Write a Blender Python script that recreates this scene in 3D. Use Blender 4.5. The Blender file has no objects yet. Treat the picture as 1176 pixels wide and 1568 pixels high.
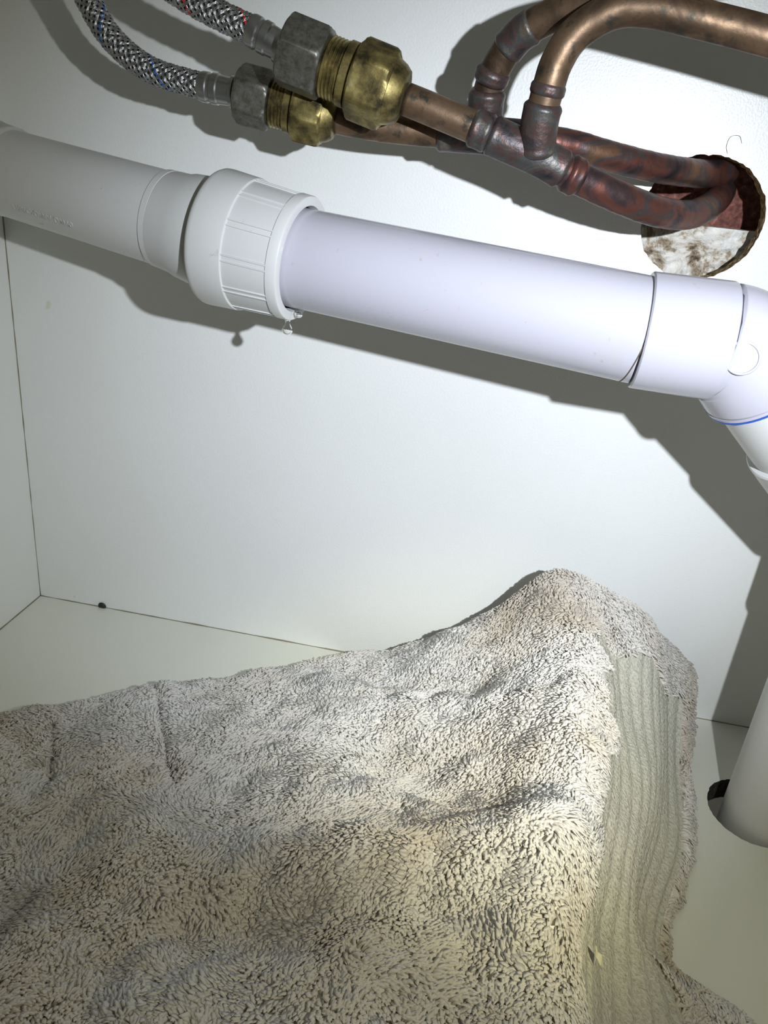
import bpy, bmesh, math, numpy as np
from mathutils import Vector, Matrix
rng=np.random.default_rng(7)
S=0.001
scene=bpy.context.scene
try:
    scene.view_settings.view_transform='Standard'
    scene.view_settings.look='None'
except Exception: pass

def P(x,g,z): return np.array([x*S,-g*S,z*S])      # mm: from left wall, gap from back wall, height
# ------------------------------------------------------------------ materials
def mat(name, col=(0.8,0.8,0.8), rough=0.5, metal=0.0, **kw):
    m=bpy.data.materials.new(name); m.use_nodes=True
    b=m.node_tree.nodes['Principled BSDF']
    b.inputs['Base Color'].default_value=(*col,1); b.inputs['Roughness'].default_value=rough
    b.inputs['Metallic'].default_value=metal
    for k,v in kw.items(): b.inputs[k].default_value=v
    return m
def noise(m,scale,detail=4,rough=0.55,dist=0.0,vec=None):
    nt=m.node_tree; n=nt.nodes.new('ShaderNodeTexNoise')
    n.inputs['Scale'].default_value=scale; n.inputs['Detail'].default_value=detail
    n.inputs['Roughness'].default_value=rough; n.inputs['Distortion'].default_value=dist
    tc=nt.nodes.new('ShaderNodeTexCoord'); nt.links.new(tc.outputs['Object'],n.inputs['Vector'])
    return n
def ramp(m,src,stops):
    nt=m.node_tree; r=nt.nodes.new('ShaderNodeValToRGB'); e=r.color_ramp.elements
    while len(e)<len(stops): e.new(0.5)
    for i,(p,c) in enumerate(stops):
        e[i].position=p; e[i].color=(*c,1) if len(c)==3 else c
    nt.links.new(src,r.inputs['Fac']); return r
def mixc(m,fac,a,b,mode='MIX'):
    nt=m.node_tree; x=nt.nodes.new('ShaderNodeMix'); x.data_type='RGBA'; x.blend_type=mode
    def put(s,v):
        if hasattr(v,'links') or isinstance(v,bpy.types.NodeSocket): nt.links.new(v,s)
        elif isinstance(v,(int,float)): s.default_value=v
        else: s.default_value=(*v,1)
    put(x.inputs[0],fac); put(x.inputs[6],a); put(x.inputs[7],b); return x.outputs[2]
def setc(m,sock,inp='Base Color'): m.node_tree.links.new(sock,m.node_tree.nodes['Principled BSDF'].inputs[inp])
def bump(m,src,strength,dist=0.001):
    nt=m.node_tree; b=nt.nodes.new('ShaderNodeBump'); b.inputs['Strength'].default_value=strength
    b.inputs['Distance'].default_value=dist; nt.links.new(src,b.inputs['Height'])
    nt.links.new(b.outputs[0],nt.nodes['Principled BSDF'].inputs['Normal'])

def laminate(name,col):
    m=mat(name,col,0.36)
    n=noise(m,9,3); r=ramp(m,n.outputs['Fac'],[(0.3,tuple(c*0.96 for c in col)),(0.7,col)])
    sp=noise(m,60,2,0.5); rs=ramp(m,sp.outputs['Fac'],[(0.0,(0,0,0)),(0.765,(0,0,0)),(0.80,(1,1,1))])
    setc(m,mixc(m,rs.outputs['Color'],r.outputs['Color'],(0.62,0.58,0.40)))
    b=noise(m,900,2); bump(m,b.outputs['Fac'],0.35,0.0004); return m
M_wall=laminate('white_laminate',(0.81,0.815,0.785))
M_floor=laminate('white_laminate_base',(0.77,0.775,0.685))
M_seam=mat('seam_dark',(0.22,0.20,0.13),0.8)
M_dark=mat('screw_hole_dark',(0.02,0.02,0.015),0.6)
M_chip=mat('chipboard_core',(0.35,0.22,0.1),0.9)
n=noise(M_chip,500,3); setc(M_chip,ramp(M_chip,n.outputs['Fac'],[(0.35,(0.12,0.07,0.03)),(0.5,(0.36,0.24,0.10)),(0.7,(0.6,0.45,0.24))]).outputs['Color'])
bump(M_chip,n.outputs['Fac'],0.8,0.002)
M_chip_shade=mat('shaded_chipboard_core',(0.06,0.05,0.04),0.9)  # chipboard darkened: shade inside the floor hole put into its colour
n=noise(M_chip_shade,400,3); setc(M_chip_shade,ramp(M_chip_shade,n.outputs['Fac'],[(0.35,(0.015,0.012,0.012)),(0.6,(0.05,0.035,0.03)),(0.75,(0.10,0.07,0.05))]).outputs['Color'])
M_brick=mat('red_brick',(0.2,0.07,0.05),0.95)
n=noise(M_brick,300,4); setc(M_brick,ramp(M_brick,n.outputs['Fac'],[(0.35,(0.10,0.035,0.03)),(0.6,(0.24,0.09,0.065)),(0.75,(0.40,0.24,0.2))]).outputs['Color'])
bump(M_brick,n.outputs['Fac'],0.8,0.002)
M_plaster=mat('dirty_plaster',(0.7,0.66,0.6),0.95)
n=noise(M_plaster,60,7,0.7,0.5); setc(M_plaster,ramp(M_plaster,n.outputs['Fac'],[(0.35,(0.09,0.06,0.035)),(0.43,(0.38,0.30,0.21)),(0.49,(0.70,0.66,0.58)),(0.59,(0.84,0.82,0.77))]).outputs['Color'])
bump(M_plaster,n.outputs['Fac'],0.9,0.004)
def pvc(name,col,rough=0.28):
    m=mat(name,col,rough)
    n=noise(m,26,5,0.6); r=ramp(m,n.outputs['Fac'],[(0.0,(0,0,0)),(0.63,(0,0,0)),(0.80,(0.5,0.5,0.5))])
    n2=noise(m,190,4,0.6,1.2); r2=ramp(m,n2.outputs['Fac'],[(0.0,(0,0,0)),(0.67,(0,0,0)),(0.76,(0.65,0.65,0.65))])
    a=mixc(m,r.outputs['Color'],col,(0.50,0.42,0.30)); a=mixc(m,r2.outputs['Color'],a,(0.40,0.31,0.22)); setc(m,a)
    b=noise(m,45,2); bump(m,b.outputs['Fac'],0.12,0.001); return m
M_pvc=pvc('pvc_pipe_white',(0.475,0.463,0.515),0.22)
M_pvc2=pvc('pvc_fitting_white',(0.63,0.63,0.615),0.34)
M_blue=mat('blue_primer',(0.03,0.10,0.5),0.4)
M_grime=mat('brown_grime',(0.10,0.07,0.045),0.8)
M_lint=mat('yellow_paper_scrap',(0.78,0.74,0.50),0.8)
M_hair=mat('dark_hair',(0.03,0.025,0.02),0.5)
# copper
M_cu=mat('aged_copper',(0.5,0.25,0.12),0.34,0.75)
n=noise(M_cu,38,6,0.6,0.6)
r=ramp(M_cu,n.outputs['Fac'],[(0.30,(0.04,0.026,0.02)),(0.42,(0.11,0.070,0.043)),(0.52,(0.195,0.125,0.075)),(0.62,(0.225,0.150,0.095)),(0.74,(0.15,0.118,0.082))])
n2=noise(M_cu,150,4,0.6); r2=ramp(M_cu,n2.outputs['Fac'],[(0.0,(0,0,0)),(0.56,(0,0,0)),(0.68,(1,1,1))])
setc(M_cu,mixc(M_cu,r2.outputs['Color'],r.outputs['Color'],(0.06,0.052,0.038)))
rr=ramp(M_cu,n.outputs['Fac'],[(0.3,(0.6,)*3),(0.6,(0.42,)*3)]); setc(M_cu,rr.outputs['Color'],'Roughness')
bump(M_cu,n2.outputs['Fac'],0.25,0.0008)
M_cu2=mat('brazed_copper',(0.2,0.13,0.12),0.45,0.6)
n=noise(M_cu2,60,6,0.65,0.8)
r=ramp(M_cu2,n.outputs['Fac'],[(0.34,(0.02,0.018,0.02)),(0.45,(0.065,0.052,0.055)),(0.51,(0.11,0.065,0.055)),(0.58,(0.08,0.085,0.085)),(0.66,(0.15,0.12,0.09)),(0.74,(0.22,0.25,0.21))])
setc(M_cu2,r.outputs['Color']); n2=noise(M_cu2,260,4); bump(M_cu2,n2.outputs['Fac'],0.5,0.001)
M_cu3=mat('red_purple_copper',(0.25,0.1,0.1),0.42,0.65)
n=noise(M_cu3,45,6,0.6,0.8)
r=ramp(M_cu3,n.outputs['Fac'],[(0.34,(0.03,0.024,0.027)),(0.45,(0.085,0.05,0.05)),(0.52,(0.17,0.06,0.04)),(0.60,(0.08,0.068,0.07)),(0.70,(0.19,0.10,0.055))])
setc(M_cu3,r.outputs['Color']); n2=noise(M_cu3,260,4); bump(M_cu3,n2.outputs['Fac'],0.3,0.0008)
M_brass=mat('aged_brass',(0.6,0.45,0.15),0.42,0.8)
n=noise(M_brass,90,6,0.65); setc(M_brass,ramp(M_brass,n.outputs['Fac'],[(0.36,(0.06,0.05,0.025)),(0.48,(0.20,0.155,0.058)),(0.60,(0.36,0.29,0.105)),(0.72,(0.46,0.39,0.19))]).outputs['Color'])
bump(M_brass,n.outputs['Fac'],0.3,0.0008)
M_nickel=mat('dull_nickel',(0.35,0.35,0.32),0.45,0.8)
n=noise(M_nickel,300,6,0.75); setc(M_nickel,ramp(M_nickel,n.outputs['Fac'],[(0.32,(0.10,0.092,0.07)),(0.5,(0.19,0.183,0.155)),(0.70,(0.29,0.28,0.25))]).outputs['Color'])
bump(M_nickel,n.outputs['Fac'],0.2,0.0005)
M_steel=mat('stainless_wire',(0.50,0.50,0.50),0.3,1.0)
M_core=mat('hose_core_dark',(0.02,0.02,0.02),0.6)
M_red=mat('red_tracer',(0.6,0.02,0.02),0.4); M_bluet=mat('blue_tracer',(0.02,0.12,0.5),0.4)
M_ferr=mat('crimp_steel',(0.42,0.42,0.41),0.32,1.0)
M_water=mat('water',(1,1,1),0.0); M_water.node_tree.nodes['Principled BSDF'].inputs['Transmission Weight'].default_value=1.0
M_water.node_tree.nodes['Principled BSDF'].inputs['IOR'].default_value=1.33
# towel: cotton pile, slightly translucent fibres
M_tow=mat('towel_terry',(0.8,0.78,0.74),0.95)
n=noise(M_tow,11,5,0.6); tr_=ramp(M_tow,n.outputs['Fac'],[(0.34,(0.66,0.585,0.48)),(0.47,(0.79,0.75,0.69)),(0.62,(0.87,0.855,0.83))]); setc(M_tow,tr_.outputs['Color'])
M_tow.node_tree.nodes['Principled BSDF'].inputs['Sheen Weight'].default_value=0.3
nt=M_tow.node_tree; tl_=nt.nodes.new('ShaderNodeBsdfTranslucent'); nt.links.new(tr_.outputs['Color'],tl_.inputs['Color'])
mx=nt.nodes.new('ShaderNodeMixShader'); mx.inputs[0].default_value=0.16
nt.links.new(nt.nodes['Principled BSDF'].outputs[0],mx.inputs[1]); nt.links.new(tl_.outputs[0],mx.inputs[2])
nt.links.new(mx.outputs[0],nt.nodes['Material Output'].inputs['Surface'])
M_base=mat('towel_ground_weave',(0.82,0.78,0.72),0.95)
M_hem=mat('towel_hem',(0.60,0.58,0.52),0.95)
n=noise(M_hem,700,3); setc(M_hem,ramp(M_hem,n.outputs['Fac'],[(0.3,(0.44,0.43,0.35)),(0.7,(0.66,0.64,0.56))]).outputs['Color']); bump(M_hem,n.outputs['Fac'],1.0,0.0015)

# ------------------------------------------------------------------ mesh helpers
def obj(name,verts,faces,mats,parent=None,smooth=True,mi=None):
    me=bpy.data.meshes.new(name); verts=np.asarray(verts,float)
    me.from_pydata(verts.tolist(),[],[tuple(int(i) for i in f) for f in faces])
    if not isinstance(mats,(list,tuple)): mats=[mats]
    for m in mats: me.materials.append(m)
    if smooth: me.polygons.foreach_set('use_smooth',[True]*len(me.polygons))
    if mi is not None: me.polygons.foreach_set('material_index',mi)
    me.update()
    o=bpy.data.objects.new(name,me); scene.collection.objects.link(o)
    if parent: o.parent=parent
    return o
def empty(name,loc=(0,0,0)):
    o=bpy.data.objects.new(name,None); scene.collection.objects.link(o); o.empty_display_size=0.02; return o
def cr(pts,n=12):
    p=np.array(pts,float); p=np.vstack([2*p[0]-p[1],p,2*p[-1]-p[-2]]); out=[]
    for i in range(1,len(p)-2):
        for t in np.arange(n)/n:
            a,b,c,d=p[i-1],p[i],p[i+1],p[i+2]
            out.append(0.5*((2*b)+(-a+c)*t+(2*a-5*b+4*c-d)*t*t+(-a+3*b-3*c+d)*t**3))
    out.append(p[-2]); return np.array(out)
def resample(path,step):
    d=np.linalg.norm(np.diff(path,axis=0),axis=1); s=np.r_[0,np.cumsum(d)]
    n=max(2,int(s[-1]/step)+1); q=np.linspace(0,s[-1],n)
    return np.stack([np.interp(q,s,path[:,k]) for k in range(3)],1),q
def frames(path):
    t=np.gradient(path,axis=0); t/=np.linalg.norm(t,axis=1)[:,None]
    u=np.cross(t[0],[0,0,1.0]); 
    if np.linalg.norm(u)<0.1: u=np.cross(t[0],[1.0,0,0])
    u/=np.linalg.norm(u); U=[u]
    for i in range(1,len(path)):
        u=U[-1]-t[i]*np.dot(U[-1],t[i]); u/=np.linalg.norm(u); U.append(u)
    U=np.array(U); V=np.cross(t,U); return t,U,V
def grid_faces(n,k,closed=True,off=0):
    i=np.arange(n-1)[:,None]; j=np.arange(k if closed else k-1)[None,:]
    a=i*k+j; b=i*k+(j+1)%k; c=(i+1)*k+(j+1)%k; d=(i+1)*k+j
    return (np.stack([a,b,c,d],-1).reshape(-1,4)+off).tolist()
def tube(name,path,rad,m,sides=32,parent=None,caps=True,secfn=None,smooth=True):
    path=np.asarray(path,float); n=len(path); t,U,V=frames(path)
    rad=np.broadcast_to(np.asarray(rad,float),(n,))
    th=np.arange(sides)/sides*2*np.pi
    R=np.repeat(rad[:,None],sides,1)
    if secfn is not None: R=secfn(R,th)
    v=path[:,None,:]+R[...,None]*(np.cos(th)[None,:,None]*U[:,None,:]+np.sin(th)[None,:,None]*V[:,None,:])
    f=grid_faces(n,sides); v=v.reshape(-1,3)
    if caps: f=f+[list(range(sides))[::-1],list(range((n-1)*sides,n*sides))]
    return obj(name,v*1.0,f,m,parent,smooth)
def axes_of(p0,p1):
    a=P(*p0); b=P(*p1); ax=(b-a)/np.linalg.norm(b-a)
    u=np.cross(ax,[0,0,1.0])
    if np.linalg.norm(u)<1e-3: u=np.array([1.0,0,0])
    u/=np.linalg.norm(u); return a,ax,u,np.cross(ax,u)
def lathe(name,p0,p1,prof,m,sides=64,parent=None,secfn=None,caps=True,smooth=True):
    a,ax,u,w=axes_of(p0,p1)
    th=np.arange(sides)/sides*2*np.pi
    tt=np.array([q[0] for q in prof])*S; rr=np.array([q[1] for q in prof])*S
    R=np.repeat(rr[:,None],sides,1)
    if secfn is not None: R=secfn(R,th)
    v=a+tt[:,None,None]*ax+R[...,None]*(np.cos(th)[None,:,None]*u+np.sin(th)[None,:,None]*w)
    f=grid_faces(len(prof),sides)
    if caps: f=f+[list(range(sides))[::-1],list(range((len(prof)-1)*sides,len(prof)*sides))]
    o=obj(name,v.reshape(-1,3),f,m,parent,smooth)
    if smooth:
        md=o.modifiers.new('es','EDGE_SPLIT'); md.split_angle=math.radians(32)
    return o
def unit_len(p0,p1): return float(np.linalg.norm(P(*p1)-P(*p0))/S)
def hexsec(Rflat,phase=0.0):
    def fn(R,th):
        a=(th+phase)%(np.pi/3)-np.pi/6
        h=Rflat*S/np.cos(a)
        return np.minimum(R,h[None,:])
    return fn

# ------------------------------------------------------------------ room shell
def panel_with_hole(name,rect,holes,thick,m_face,m_core,tomap,jag=0.0):
    bm=bmesh.new(); W,H0,E,Ht=rect
    def ring(pts):
        vs=[bm.verts.new(tuple(tomap(x,y,0))) for x,y in pts]
        return vs,[bm.edges.new((vs[i],vs[(i+1)%len(vs)])) for i in range(len(vs))]
    vs,es=ring([(W,H0),(E,H0),(E,Ht),(W,Ht)]); alle=list(es); holep=[]
    for (cx,cy,r) in holes:
        N=96; pts=[]
        jn=rng.normal(size=N)*jag
        for i in range(N):
            a=2*np.pi*i/N; rr=r+jn[i]+jag*1.2*math.sin(3*a+1)+jag*0.8*math.sin(7*a)
            pts.append((cx+rr*math.cos(a),cy+rr*math.sin(a)))
        v,e=ring(pts); alle+=e; holep.append((pts,v))
    bmesh.ops.triangle_fill(bm,use_beauty=True,use_dissolve=False,edges=alle)
    for f in bm.faces: f.material_index=0
    for pts,v in holep:
        prev=v
        for k in range(1,5):
            d=thick*k/4
            nv=[bm.verts.new(tuple(tomap(x+rng.normal()*jag*0.6,y+rng.normal()*jag*0.6,d))) for x,y in pts]
            for i in range(len(v)):
                f=bm.faces.new((prev[i],prev[(i+1)%len(v)],nv[(i+1)%len(v)],nv[i])); f.material_index=1
            prev=nv
    bmesh.ops.recalc_face_normals(bm,faces=bm.faces)
    me=bpy.data.meshes.new(name); bm.to_mesh(me); bm.free()
    me.materials.append(m_face); me.materials.append(m_core)
    o=bpy.data.objects.new(name,me); scene.collection.objects.link(o); return o
XR=640; ZT=520; GF=560
wall_back=panel_with_hole('wall_back',(0,0,XR,ZT),[(391,300,30)],10,M_wall,M_chip,lambda x,z,d:P(x,-d,z),jag=0.3)
floor=panel_with_hole('floor',(0,0,XR,GF),[(482,79,25.5)],14,M_floor,M_chip_shade,lambda x,g,d:P(x,g,-d),jag=0.15)
obj('wall_left',[P(0,0,0),P(0,GF,0),P(0,GF,ZT),P(0,0,ZT)],[(0,1,2,3)],M_wall,smooth=False)
obj('wall_right',[P(XR,0,0),P(XR,GF,0),P(XR,GF,ZT),P(XR,0,ZT)],[(3,2,1,0)],M_wall,smooth=False)
obj('ceiling',[P(0,0,ZT),P(XR,0,ZT),P(XR,GF,ZT),P(0,GF,ZT)],[(3,2,1,0)],M_wall,smooth=False)
def strip(name,a,b,w,m):
    a=P(*a);b=P(*b); ax=(b-a)/np.linalg.norm(b-a)
    path=np.linspace(0,1,60)[:,None]*(b-a)+a
    rad=w*S*(1+0.25*rng.normal(size=60)); tube(name,path,np.clip(rad,w*S*.5,None),m,8)
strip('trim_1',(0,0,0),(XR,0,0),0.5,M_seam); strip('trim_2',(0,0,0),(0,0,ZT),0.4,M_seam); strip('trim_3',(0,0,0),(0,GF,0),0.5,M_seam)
def rough_slab(name,x0,x1,z0,z1,g,amp,m):
    nx,nz=60,60; xs=np.linspace(x0,x1,nx); zs=np.linspace(z0,z1,nz)
    v=[]
    for z in zs:
        for x in xs: v.append(P(x,g+amp*(math.sin(x*.7+z*.4)+math.sin(x*.31-z*.9)+rng.normal()*0.3),z))
    return obj(name,v,grid_faces(nz,nx,closed=False),m)
mas=empty('wall_masonry')
rough_slab('brick_course',340,460,296,350,-42,0.4,M_brick).parent=mas
rough_slab('plaster_render',340,460,240,296,-22,0.8,M_plaster).parent=mas
obj('plaster_ledge',[P(340,-22,296),P(460,-22,296),P(460,-42,296),P(340,-42,296)],[(0,1,2,3)],M_plaster,mas)
lathe('screw_hole_dot',(48.4,1.6,1.0),(48.4,0.0,1.2),[(0,0.5),(0.2,2.3),(0.8,2.8),(1.4,3.0)],M_dark,20)  # solid dot, its dark colour stands in for the shade of a screw hole
path,_=resample(cr([P(395.5,0.3,330.5),P(394.2,0.4,334),P(395.2,0.5,338),P(399,0.5,338.6),P(401,0.3,335.5)],10),0.0004)
tube('hair_strand',path,0.08*S,M_hair,8)

# ------------------------------------------------------------------ PVC waste pipe
pv=empty('pvc_waste_pipe')
path,_=resample(cr([P(20,112,356),P(21,100,334),P(23,84,310),P(31,72,296),P(43,67.5,290),P(56,68.5,288)],10),0.002)
q=np.linspace(0,1,len(path)); tube('trap_bend',path,(24.5-3.7*q**2)*S,M_pvc2,48,pv)
A0=(46,67,288.6);A1=(142,80,275.7);L=unit_len(A0,A1)
lathe('trap_arm',A0,A1,[(0,20.6),(4,20.6),(5,20.2),(L*.5,20.7),(L-4,21.4),(L-3.5,22.0),(L-.6,22.1),(L,21.5)],M_pvc2,64,pv)
try:
    cu_=bpy.data.curves.new('emboss','FONT'); cu_.body='UPVC-DWV DN40'; cu_.size=4.2; cu_.extrude=0.25
    to=bpy.data.objects.new('emboss_tmp',cu_); scene.collection.objects.link(to)
    bpy.context.view_layer.update()
    tm=bpy.data.meshes.new_from_object(to.evaluated_get(bpy.context.evaluated_depsgraph_get()))
    bpy.data.objects.remove(to)
    a,ax,u,w=axes_of(A0,A1)
    gdir=np.array([0.0,-1.0,-0.75]); th0=math.atan2(float(np.dot(gdir,w)),float(np.dot(gdir,u)))
    def dirv(t): return np.cos(t)*u+np.sin(t)*w
    s_=1.0 if dirv(th0+0.1)[2]>dirv(th0)[2] else -1.0
    for vt in tm.vertices:
        x,y,z=vt.co; t=24+x; r=20.55+(z+0.25)*0.8+(t-46)*0.014
        d=dirv(th0+s_*(y/20.5))
        vt.co=Vector((a+ax*t*S+d*r*S).tolist())
    tm.materials.append(M_pvc2); eo=bpy.data.objects.new('embossed_marking',tm); scene.collection.objects.link(eo); eo.parent=pv
except Exception as ex: print('emboss',ex)
lathe('reducing_collar',(141,79.8,275.8),(166.5,84,271.8),[(0,19),(0.2,21.9),(1.2,22.2),(8,22.6),(11,23.6),(22,24.8),(23.6,24.8),(24.4,24.4),(24.6,20)],M_pvc2,64,pv)
n0=(166.3,83.8,271.4); n1=(208.6,90,266.9); L=unit_len(n0,n1)
lathe('slip_nut',n0,n1,[(0,22),(0.1,29.0),(0.5,29.6),(1.6,30.1),(3,30.2),(16.5,29.3),(17.2,29.1),(17.6,28.3),(37.6,27.0),(38.1,27.5),(L-.8,27.3),(L-.2,27.0),(L,26.5),(L,23.2),(L-3,22.3)],M_pvc2,96,pv,caps=False)
a,ax,u,w=axes_of(n0,n1)
v=[];f=[]
for k in range(12):
    th=2*np.pi*k/12+0.1
    for dth in (-0.045,0.045):
        t2=th+dth; c=np.cos(t2)*u+np.sin(t2)*w; tn=-np.sin(t2)*u+np.cos(t2)*w; o=len(v)
        for (t,r) in ((17.3,28.2),(38.2,26.9)):
            for (sgn,h) in ((-.55,-0.6),(-.3,0.55),(.3,0.55),(.55,-0.6)):
                v.append(a+ax*t*S+c*(r+h)*S+tn*sgn*S)
        f+=[(o,o+1,o+5,o+4),(o+1,o+2,o+6,o+5),(o+2,o+3,o+7,o+6)]
obj('slip_nut_ribs',v,f,M_pvc2,pv,smooth=False)
p0=(200,88.9,267.7);p1=(358.5,105,257.2);L=unit_len(p0,p1)
lathe('straight_pipe',p0,p1,[(0,21.6),(L,21.8)],M_pvc,96,pv)
s0=(357.2,105,257.3);s1=(390,106,257.0);L=unit_len(s0,s1)
lathe('elbow_socket',s0,s1,[(0,21.9),(0.1,23.0),(0.7,23.6),(L-1.2,23.9),(L-.3,23.6),(L,23.2)],M_pvc,96,pv)
lathe('socket_grime',(356.8,105,257.4),(357.3,105,257.3),[(0,21.7),(0.1,22.0),(0.5,22.0),(0.6,21)],M_grime,64,pv)
path,_=resample(cr([P(388.5,106,257.1),P(394,105.8,256.2),P(400,105.3,253.2),P(405,104.2,248.8),P(409.2,102.6,244.6)],8),0.001)
q=np.linspace(0,1,len(path)); tube('elbow_body',path,(23.3+1.2*np.sin(q*np.pi*.5))*S,M_pvc,64,pv)
d0=(409.0,102.7,244.8); dv=np.array([15.5,-6,-14.8]); dv=dv/np.linalg.norm(dv)
def along(t): return tuple(np.array(d0)+dv*t)
lathe('primer_line',along(1.2),along(2.4),[(0,24.2),(0.1,24.85),(1.0,24.8),(1.2,22)],M_blue,64,pv)
lathe('elbow_rim',along(-0.3),along(3),[(0,22),(0.1,24.7),(1.4,24.75),(1.6,24.2),(1.6,21.5)],M_pvc,64,pv)
lathe('offset_pipe',along(0),along(60),[(0,21.5),(60,21.5)],M_pvc2,64,pv)
lathe('offset_socket',along(39),along(80),[(0,21.6),(0.2,23.4),(1,24),(50,24),(50,22)],M_pvc2,64,pv)
path,_=resample(cr([np.array(P(*along(86))),P(481,76,182),P(485.5,78,172),P(486.5,79,160),P(486.5,79.5,136)],8),0.002)
tube('lower_bend',path,24*S,M_pvc2,48,pv)
lathe('down_pipe',(486.5,80,150),(486.5,80.01,-40),[(0,21.4),(190,21.4)],M_pvc2,64,pv)
cam_dir=np.array([-0.22,0.93,0.08]); bc=np.array([398.5,105.5,253.6]); cd=cam_dir/np.linalg.norm(cam_dir)
lathe('moulding_boss',tuple(bc+cd*19.9),tuple(bc+cd*26),[(0,6.6),(4.4,6.6),(4.8,6.3),(4.85,5.7),(4.4,5.4),(4.5,0.1)],M_pvc,40,pv,caps=False)

# droplet
dr=empty('water_droplet')
def drop(name,c,prof,m,par,sides=32):
    v=[];
    for z,r in prof:
        for j in range(sides):
            t=2*np.pi*j/sides; v.append(P(c[0]+r*math.cos(t),c[1]+r*math.sin(t),c[2]+z))
    n=len(prof); f=grid_faces(n,sides)+[list(range(sides))[::-1],list(range((n-1)*sides,n*sides))]
    obj(name,v,f,m,par)
pr=[(-2.55+2.55*(1-math.cos(t)),2.55*math.sin(t)) for t in np.linspace(0.05,1.9,14)]
zl=pr[-1][0]
pr+=[(zl+.7,2.0),(zl+1.5,1.45),(zl+2.4,1.1),(zl+3.4,1.2),(zl+4.4,1.8),(zl+5.2,2.8)]
drop('hanging_drop',(203,90.5,235.2),pr,M_water,dr)
pr=[(-1.8+1.8*(1-math.cos(t)),1.9*math.sin(t)) for t in np.linspace(0.05,2.6,14)]
drop('wet_bead',(208.5,92,243.3),pr,M_water,dr)

# ------------------------------------------------------------------ copper
def cutube(name,pts,r,m,par,step=0.0015,wob=0.0,sides=28):
    path,q=resample(cr([P(*p) for p in pts],10),step)
    rad=np.full(len(path),r)+wob*np.sin(q*900+1)*np.sin(q*370)
    return tube(name,path,rad*S,m,sides,par)
def sleeve(name,pts,r,m,par,bead=0.5):
    path,q=resample(cr([P(*p) for p in pts],10),0.0005); L=q[-1]/S; s=q/S
    rad=r+bead*0.5*np.exp(-((s-1.5)/1.6)**2)+bead*0.5*np.exp(-((L-s-1.5)/1.6)**2)
    e=np.minimum(s,L-s); rad=rad-1.5*np.clip(1-e/2.2,0,1)**1.6
    return tube(name,path,rad*S,m,32,par)
cp1=empty('copper_water_pipe')
c1=[(246.4,76,335.2),(255,76,333),(266,76,330),(280,76,326.2),(292,75.5,322.5),(303.5,74,319),(318.5,70,313.6),(343.3,60,306),(363.4,45,301.7),(382,22,301.9),(396,-3,308.5),(402,-20,314)]
cutube('supply_run',c1[:4],6.5,M_cu,cp1); cutube('supply_run_heated',c1[3:],6.7,M_cu3,cp1,wob=.1)
sleeve('tee_body',[(283,76,325.3),(292,75.6,322.5),(303.5,74,319.2),(316.5,70.8,314.4)],7.9,M_cu2,cp1)
sleeve('tee_inlet_collar',[(275,76,327.6),(284,76,325.0)],7.7,M_cu2,cp1)
sleeve('coupling',[(317,70.5,314.2),(324,68,311.6)],7.9,M_cu3,cp1)
cutube('branch',[(303.6,77,322),(303.1,80,331),(304.4,83,344),(306.2,84,353),(311.5,85,362.5),(323.6,86,370.6),(337.2,86,372.4),(356,87,370),(378.7,88,366.5),(408.4,88,361.5),(470,88,352),(560,88,340)],6.5,M_cu,cp1)
sleeve('tee_branch',[(303.7,76,319),(303.1,80,331),(303.7,82,338.5)],7.8,M_cu2,cp1)
sleeve('branch_solder',[(303.9,82.3,340),(304.6,83.3,346)],6.95,M_cu2,cp1)
cp2=empty('copper_water_pipe.001')
c2=[(211.8,55.1,326.3),(220,55,325.6),(237.3,54,324.8),(258,52.8,325),(280,51,325.6),(300,47,326),(318,42,325.6),(336.2,35,323),(359.2,22,320.6),(380.5,5,320.2),(396,-12,321.5),(402,-22,322.5)]
cutube('supply_run',c2[:5],6.5,M_cu,cp2); cutube('supply_run_heated',c2[4:],6.6,M_cu3,cp2,wob=.1)
sleeve('tee_body',c2[3:6],8.0,M_cu2,cp2)
sleeve('tee_branch',[(279.2,51,326),(278.4,55,336),(278.5,57.5,343.5)],8.0,M_cu2,cp2)
cutube('branch',[(279,52,328),(278.4,56,340.2),(281.4,60,352),(289.5,66,363.5),(304.7,72,371.5),(323.6,78,376.7),(346.3,80,383),(400,80,396),(420,80,402)],6.4,M_cu,cp2)
sleeve('elbow_socket',[(278.8,57.8,345.5),(280.6,60.2,351.5)],7.5,M_cu2,cp2)
sleeve('elbow_solder',[(284,62.5,357.5),(289.5,66,363.5),(295,68.4,367.2)],7.0,M_cu2,cp2)

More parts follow.
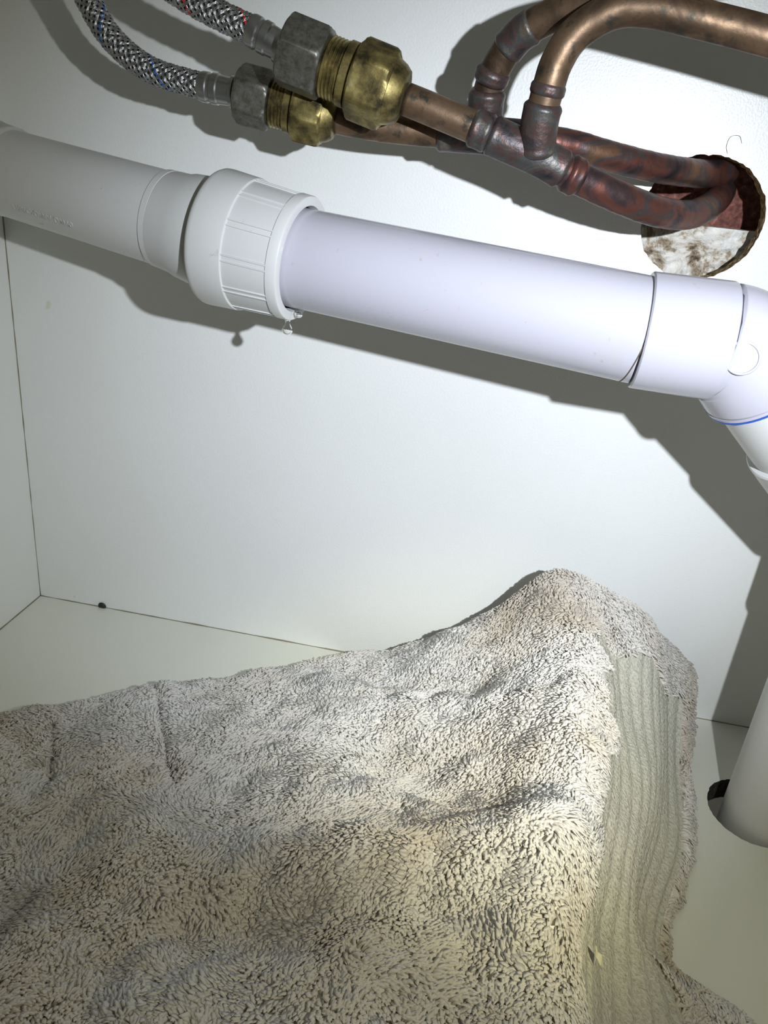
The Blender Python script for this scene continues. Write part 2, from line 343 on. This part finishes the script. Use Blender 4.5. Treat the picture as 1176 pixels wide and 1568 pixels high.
# ------------------------------------------------------------------ compression fittings
def thread(t0,t1,r,pitch=1.6,amp=0.55):
    out=[];t=t0
    while t<t1-pitch*.5:
        out+=[(t,r-amp),(t+pitch*.35,r+amp*.3),(t+pitch*.55,r+amp*.3),(t+pitch*.95,r-amp)]; t+=pitch
    return out
def fitting(name,p0,p1,sc,ph):
    e=empty(name)
    ap=15.2*sc*0.866; R=15.2*sc
    lathe('swivel_nut',p0,p1,[(0,6),(0,R*.84),(0.9,R*.94),(1.8,R),(16.4*sc,R),(17.4*sc,R*.95),(18.3*sc,R*.88),(18.3*sc,8)],M_nickel,96,e,hexsec(ap,ph))
    lathe('threaded_body',p0,p1,[(16*sc,9*sc),(18.6*sc,11.2*sc)]+thread(19*sc,27*sc,12.0*sc)+[(27.2*sc,12.9*sc),(30.5*sc,12.9*sc),(31*sc,11*sc),(33*sc,11*sc),(33*sc,8)],M_brass,72,e)
    b=31.5*sc; R2=16.6*sc; ap2=16.4*sc*.866
    lathe('compression_nut',p0,p1,[(b,8*sc),(b,R2*.84),(b+0.9,R2*.94),(b+1.8,R2),(b+14*sc,R2),(b+15.5*sc,R2*.94),(b+16.5*sc,R2*.84),(b+16.6*sc,R2*.80),(b+20*sc,R2*.72),(b+22.3*sc,R2*.62),(b+23*sc,R2*.5),(b+23*sc,6.4)],M_brass,96,e,hexsec(ap2,ph+.3))
    return e
fitting('brass_compression_fitting',(192.8,78,349.5),(245.5,76,335.7),1.0,0.15)
fitting('brass_compression_fitting.001',(165.4,58,332.5),(211.4,55,326.2),0.86,0.4)

# ------------------------------------------------------------------ braided hoses
def hose(name,pts,endp0,endp1,tracer,r=5.4):
    e=empty(name)
    path,q=resample(cr([P(*p) for p in pts],16),0.0007)
    tube('rubber_core',path,(r-.5)*S,M_core,24,e)
    t,U,V=frames(path); NS=10; pitch=0.030
    Vv=[];F=[];MI=[];cnt=0
    for dr_ in (1,-1):
        for k in range(NS):
            ph0=2*np.pi*k/NS
            for wq in (-1,0,1):
                ang=dr_*2*np.pi*q/pitch+ph0+wq*0.115
                weave=np.cos((2*np.pi*q/pitch*NS)+ (0 if dr_>0 else np.pi) + k*np.pi)*0.3
                rr=(r+weave)*S
                no=np.cos(ang)[:,None]*U+np.sin(ang)[:,None]*V
                c=path+rr[:,None]*no
                tg=np.gradient(c,axis=0); tg/=np.linalg.norm(tg,axis=1)[:,None]
                si=np.cross(no,tg); wr=0.27*S
                ring=np.stack([c+no*wr,c+si*wr,c-no*wr,c-si*wr],1).reshape(-1,3)
                fs=grid_faces(len(path),4,off=cnt); cnt+=len(ring); Vv.append(ring); F+=fs
                MI+= [1 if (k==3 and wq>=0 and dr_>0) else 0]*len(fs)
    obj('steel_braid',np.vstack(Vv),F,[M_steel,tracer],e,mi=MI)
    L=unit_len(endp0,endp1)
    lathe('crimp_ferrule',endp0,endp1,[(-1,4.6),(-.8,6.1),(0.4,6.5),(3,6.5),(3.6,6.0),(4.6,6.0),(5.2,6.6),(8,6.6),(8.6,6.1),(9.4,6.1),(L-3.6,5.9),(L-3.2,6.8),(L-1.6,6.8),(L-1.2,5.2),(L+1,5.2)],M_ferr,48,e)
    return e
hose('braided_flexible_hose',[(110,92,395),(121,88,384.5),(132.4,85,375.4),(144.2,82,367.7),(160,80,361),(179,79,354.9)],(178.3,79,355.2),(193.0,78,349.5),M_red)
hose('braided_flexible_hose.001',[(82,70,400),(88.4,66,379.3),(95.5,64,365.6),(106,62,349.8),(123.6,60,338.6),(148.5,58,333.8)],(148.1,58,333.9),(165.6,58,332.6),M_bluet)

# ------------------------------------------------------------------ towel
XC=[-300,-239,-176,-117,-71,-22,20]
rows=[ # (gaps, z, ridge X, shoulder X, right-edge X)
 ([171,138,94,59,24,6,5,6,5,3],      [0,0,0,0,0,0,0,0,0,0],52,86,142),
 ([173,140,96,61,26,13,17,28,22,9],  [15,15,14,16,14,26,60,97,82,44],52,86,140),
 ([205,172,132,98,66,50,52,66,52,28],[25,26,24,25,27,40,68,98,80,28],57,92,145),
 ([235,205,170,138,105,92,90,102,88,66],[30,29,27,30,36,46,64,97,58,5],62,97,143),
 ([268,245,215,190,160,146,142,148,138,122],[34,32,30,36,44,52,66,95,47,3],62,95,134),
 ([300,285,262,240,220,205,200,200,194,188],[38,34,34,44,54,64,78,93,42,3],56,84,112),
 ([335,325,310,295,278,262,256,252,240,226],[38,40,44,54,62,72,82,89,40,8],48,82,142),
 ([385,382,380,378,376,374,372,370,370,370],[40,44,50,60,68,76,82,85,44,6],44,82,138)]
G=np.zeros((len(rows),10,3))
for i,(g,z,x7,x8,x9) in enumerate(rows):
    xs=XC+[x7,x8,x9]
    for j in range(10): G[i,j]=(xs[j]+304.6,g[j],z[j])
def cr_mat(n,k):
    M=np.zeros((k,n)); q=np.linspace(0,n-1,k)
    for a,t in enumerate(q):
        i=min(int(t),n-2); t=t-i
        wts=[0.5*(-t+2*t*t-t**3),0.5*(2-5*t*t+3*t**3),0.5*(t+4*t*t-3*t**3),0.5*(-t*t+t**3)]
        for o,wt in zip((-1,0,1,2),wts):
            j=i+o
            if j<0: M[a,0]+=2*wt; M[a,1]-=wt
            elif j>=n: M[a,n-1]+=2*wt; M[a,n-2]-=wt
            else: M[a,j]+=wt
    return M,q
NU,NV=640,340
MU,qu=cr_mat(10,NU); MV,qv=cr_mat(len(rows),NV)
Gf=np.einsum('ai,ijk,bj->abk',MV,G,MU)
X=Gf[...,0];GA=Gf[...,1];Z=Gf[...,2]
qu2=np.broadcast_to(qu[None,:],(NV,NU)); qv2=np.broadcast_to(qv[:,None],(NV,NU))
def snoise(x,y,wl,seed,n=10):
    r=np.random.default_rng(seed); out=0
    for _ in range(n):
        a=r.uniform(0,2*np.pi); k=2*np.pi/wl*r.uniform(.6,1.5); p=r.uniform(0,2*np.pi)
        out=out+np.sin(k*(np.cos(a)*x+np.sin(a)*y)+p)
    return out/math.sqrt(n/2)
def segdist(x,y,a,b):
    a=np.array(a,float);b=np.array(b,float);d=b-a;L2=(d**2).sum()
    t=np.clip(((x-a[0])*d[0]+(y-a[1])*d[1])/L2,0,1)
    return np.hypot(x-a[0]-t*d[0],y-a[1]-t*d[1])
Xr=X-304.6
env=np.clip(qv2/1.6,0,1)*np.where(qu2>7,np.clip((8.6-qu2)/1.6,0,1),1)
D=1.9*snoise(Xr,GA,75,1)+0.6*snoise(Xr,GA,26,2)
D+= -8*np.exp(-(segdist(Xr,GA,(-30,150),(28,190))/18)**2)
D+=  9*np.exp(-(segdist(Xr,GA,(-60,235),(40,222))/18)**2)
D+= -10*np.exp(-(segdist(Xr,GA,(-75,262),(0,245))/15)**2)
D+=  6*np.exp(-(segdist(Xr,GA,(-20,110),(45,140))/15)**2)
D+= -6*np.exp(-(segdist(Xr,GA,(-60,60),(10,90))/14)**2)
D+=  5*np.exp(-(segdist(Xr,GA,(-150,190),(-100,240))/16)**2)
Z=Z+D*env
for a,b,dp,wd in (((-174,90),(-122,178),7,2.6),((-208,140),(-178,190),7,2.6)):
    Z=Z-dp*np.exp(-(segdist(Xr,GA,a,b)/wd)**2)*np.clip(qv2,0,1)
wob=0.07*np.sin(qv2*5)+0.05*np.sin(qv2*11+1)
hem=(np.clip((qu2-7.26-wob)/0.12,0,1)*np.clip((8.90-qu2)/0.05,0,1)*np.clip((qv2-2.15+0.15*(qu2-8)-0.1*np.sin(qu2*9))/0.12,0,1)*np.clip((6.9-qv2)/0.3,0,1))
hem=hem*(1-np.clip((qu2-8.35)/0.1,0,1)*np.clip((qv2-5.4)/0.15,0,1))
pos=np.stack([X,-GA,Z],-1)
du=np.gradient(pos,axis=1);dvv=np.gradient(pos,axis=0)
N=np.cross(dvv,du);N/=np.linalg.norm(N,axis=-1,keepdims=True)+1e-9
sg=np.sign(N[NV//2,NU//3,2]); N*=sg
rib=hem*(1.1*np.abs(np.sin(qu2*np.pi/0.13+0.25*np.sin(qv2*3)))-0.6+0.3*np.sin(qv2*115)*np.sin(qu2*np.pi/0.13))
drape=3.4*np.sin(qu2*6.2+0.9*np.sin(qv2*1.7)+1.0)*np.clip((qu2-7.3)/.4,0,1)*np.clip((8.95-qu2)/.3,0,1)*np.clip((qv2-1)/1,0,1)
puff=6.0*np.exp(-((qv2-1.55)/0.5)**2)*np.exp(-((qu2-8.3)/0.55)**2)
pos=pos+N*(drape+puff)[...,None]
pos=pos-N*hem[...,None]*1.0+N*rib[...,None]
pos[...,2]=np.maximum(pos[...,2],0.8); pos[...,1]=np.minimum(pos[...,1],-1.0)
tow=empty('white_towel')
base=obj('towel_cloth',pos.reshape(-1,3)*S,grid_faces(NV,NU,closed=False),[M_base,M_hem],tow,mi=(hem[:-1,:-1].reshape(-1)>0.5).astype(int))
du=np.gradient(pos,axis=1);dvv=np.gradient(pos,axis=0)
cell=np.linalg.norm(np.cross(du,dvv),axis=-1)
wgt=cell*(1-np.clip(hem*1.3,0,1))
vis=(GA<330)&(qv2>0.35)
wgt=wgt*vis
NT=130000
idx=rng.choice(NV*NU,size=NT,p=(wgt/wgt.sum()).reshape(-1))
iv,iu=np.unravel_index(idx,(NV,NU))
Pp=pos[iv,iu]+du[iv,iu]*rng.uniform(-.5,.5,NT)[:,None]+dvv[iv,iu]*rng.uniform(-.5,.5,NT)[:,None]
Nn=N[iv,iu]
x_,y_=Pp[:,0]-304.6,-Pp[:,1]
fx=snoise(x_,y_,75,11)*0.5+snoise(x_,y_,20,12)*0.42+rng.normal(size=NT)*0.30
fy=snoise(x_,y_,75,13)*0.5+snoise(x_,y_,20,14)*0.42+rng.normal(size=NT)*0.30
T=np.stack([fx,-(fy+0.35),-0.3+0*fx],-1)
T-=Nn*(T*Nn).sum(1)[:,None]
tl=np.linalg.norm(T,axis=1,keepdims=True); T=T/(tl+1e-6)*np.minimum(tl,0.9)
Lh=rng.uniform(3.0,4.6,NT)*(1+0.14*snoise(x_,y_,30,15))
Rr=rng.uniform(0.8,1.15,NT)
B=np.cross(Nn,T+1e-3);B/=np.linalg.norm(B,axis=1,keepdims=True)+1e-9
A=np.cross(B,Nn)
ts=[0.0,0.35,0.7,0.92]; rs=[0.9,1.0,1.0,0.8]
rings=[];
curl=rng.normal(size=(NT,1))*0.25
for t,r in zip(ts,rs):
    c=Pp-Nn*0.6+Nn*(Lh*(t-0.28*t*t))[:,None]+T*(Lh*t*t*0.8)[:,None]+B*curl*(Lh*t*t)[:,None]
    for a in (0,2.094,4.189):
        rings.append(c+(A*math.cos(a)+B*math.sin(a))*(Rr*r)[:,None])
c=Pp-Nn*0.6+Nn*(Lh*0.76)[:,None]+T*(Lh*0.86)[:,None]+B*curl*Lh[:,None]
rings.append(c)
Vt=np.stack(rings,1)
Vt[...,2]=np.maximum(Vt[...,2],0.3); Vt[...,1]=np.minimum(Vt[...,1],-0.4)
nvt=13
quads=[];
for k in range(3):
    for j in range(3):
        quads.append((k*3+j,k*3+(j+1)%3,(k+1)*3+(j+1)%3,(k+1)*3+j))
tris=[(9+j,9+(j+1)%3,12) for j in range(3)]
Q=np.array(quads).reshape(-1); Tr=np.array(tris).reshape(-1)
loops=np.concatenate([Q,Tr]); off=(np.arange(NT)*nvt)[:,None]
allloops=(loops[None,:]+off).reshape(-1).astype(np.int32)
sizes=np.array([4]*9+[3]*3); allsizes=np.tile(sizes,NT); starts=np.r_[0,np.cumsum(allsizes)[:-1]].astype(np.int32)
me=bpy.data.meshes.new('terry_pile')
me.vertices.add(NT*nvt); me.vertices.foreach_set('co',(Vt.reshape(-1)*S).astype(np.float32))
me.loops.add(len(allloops)); me.loops.foreach_set('vertex_index',allloops)
me.polygons.add(len(allsizes)); me.polygons.foreach_set('loop_start',starts)
try: me.polygons.foreach_set('loop_total',allsizes.astype(np.int32))
except Exception: pass
me.polygons.foreach_set('use_smooth',np.ones(len(allsizes),bool))
me.update(calc_edges=True); me.validate()
me.materials.append(M_tow)
o=bpy.data.objects.new('terry_pile',me); scene.collection.objects.link(o); o.parent=tow
# scrap of yellow paper caught on the towel
iy,ix=np.unravel_index(np.argmin((Xr-60)**2+(GA-250)**2),(NV,NU)); c0=pos[iy,ix]+N[iy,ix]*4.0; nn=N[iy,ix]
e1=np.cross(nn,[0,1.0,0]);e1/=np.linalg.norm(e1);e2=np.cross(nn,e1)
sp=[(-4.5,1.2,0),(-1.5,-1.6,.6),(1.2,-.8,.2),(4.8,-.2,.9),(1.6,1.4,.1),(-1.2,2.4,.7)]
top=[(c0+e1*a_+e2*b_+nn*h_)*S for a_,b_,h_ in sp]; bot=[p-nn*0.3*S for p in top]
obj('paper_scrap',top+bot,[(0,1,2,3,4,5),(11,10,9,8,7,6)]+[(i,(i+1)%6,6+(i+1)%6,6+i) for i in range(6)],M_lint,tow,smooth=False)

# ------------------------------------------------------------------ lights
def spot(name,loc,target,power,col,size,blend,rad):
    l=bpy.data.lights.new(name,'SPOT'); l.energy=power; l.color=col; l.spot_size=math.radians(size); l.spot_blend=blend; l.shadow_soft_size=rad
    o=bpy.data.objects.new(name,l); o.location=loc; scene.collection.objects.link(o)
    d=Vector(target)-Vector(loc); o.rotation_euler=d.to_track_quat('-Z','Y').to_euler(); return o
Lp=P(422.6,440,351)
spot('torch_light',Lp,P(295,0,190),10.6,(0.765,0.85,1.0),72,1.0,0.004)
spot('torch_spill',Lp,P(310,80,150),1.7,(1.0,0.94,0.68),118,1.0,0.004)
spot('added_warm_spot',Lp,P(342,180,95),3.0,(1.0,0.92,0.55),34,1.0,0.004)  # extra lamp, added to put a warm glow on the towel ridge
w=bpy.data.worlds.new('dim_room'); scene.world=w; w.use_nodes=True
w.node_tree.nodes['Background'].inputs[0].default_value=(0.95,0.93,0.78,1); w.node_tree.nodes['Background'].inputs[1].default_value=0.055

# ------------------------------------------------------------------ camera
cd=bpy.data.cameras.new('camera'); cam=bpy.data.objects.new('camera',cd); scene.collection.objects.link(cam)
right=Vector((0.97964,0.1761,0.09639)); down=Vector((0.15911,-0.38831,-0.90769)); fwd=Vector((-0.12242,0.90455,-0.40843))
Mx=Matrix((( right.x,-down.x,-fwd.x,304.6*S),(right.y,-down.y,-fwd.y,-440*S),(right.z,-down.z,-fwd.z,308.8*S),(0,0,0,1)))
cam.matrix_world=Mx
cd.sensor_fit='HORIZONTAL'; cd.sensor_width=36; cd.lens=36*1178/1176; cd.clip_start=0.01
scene.camera=cam
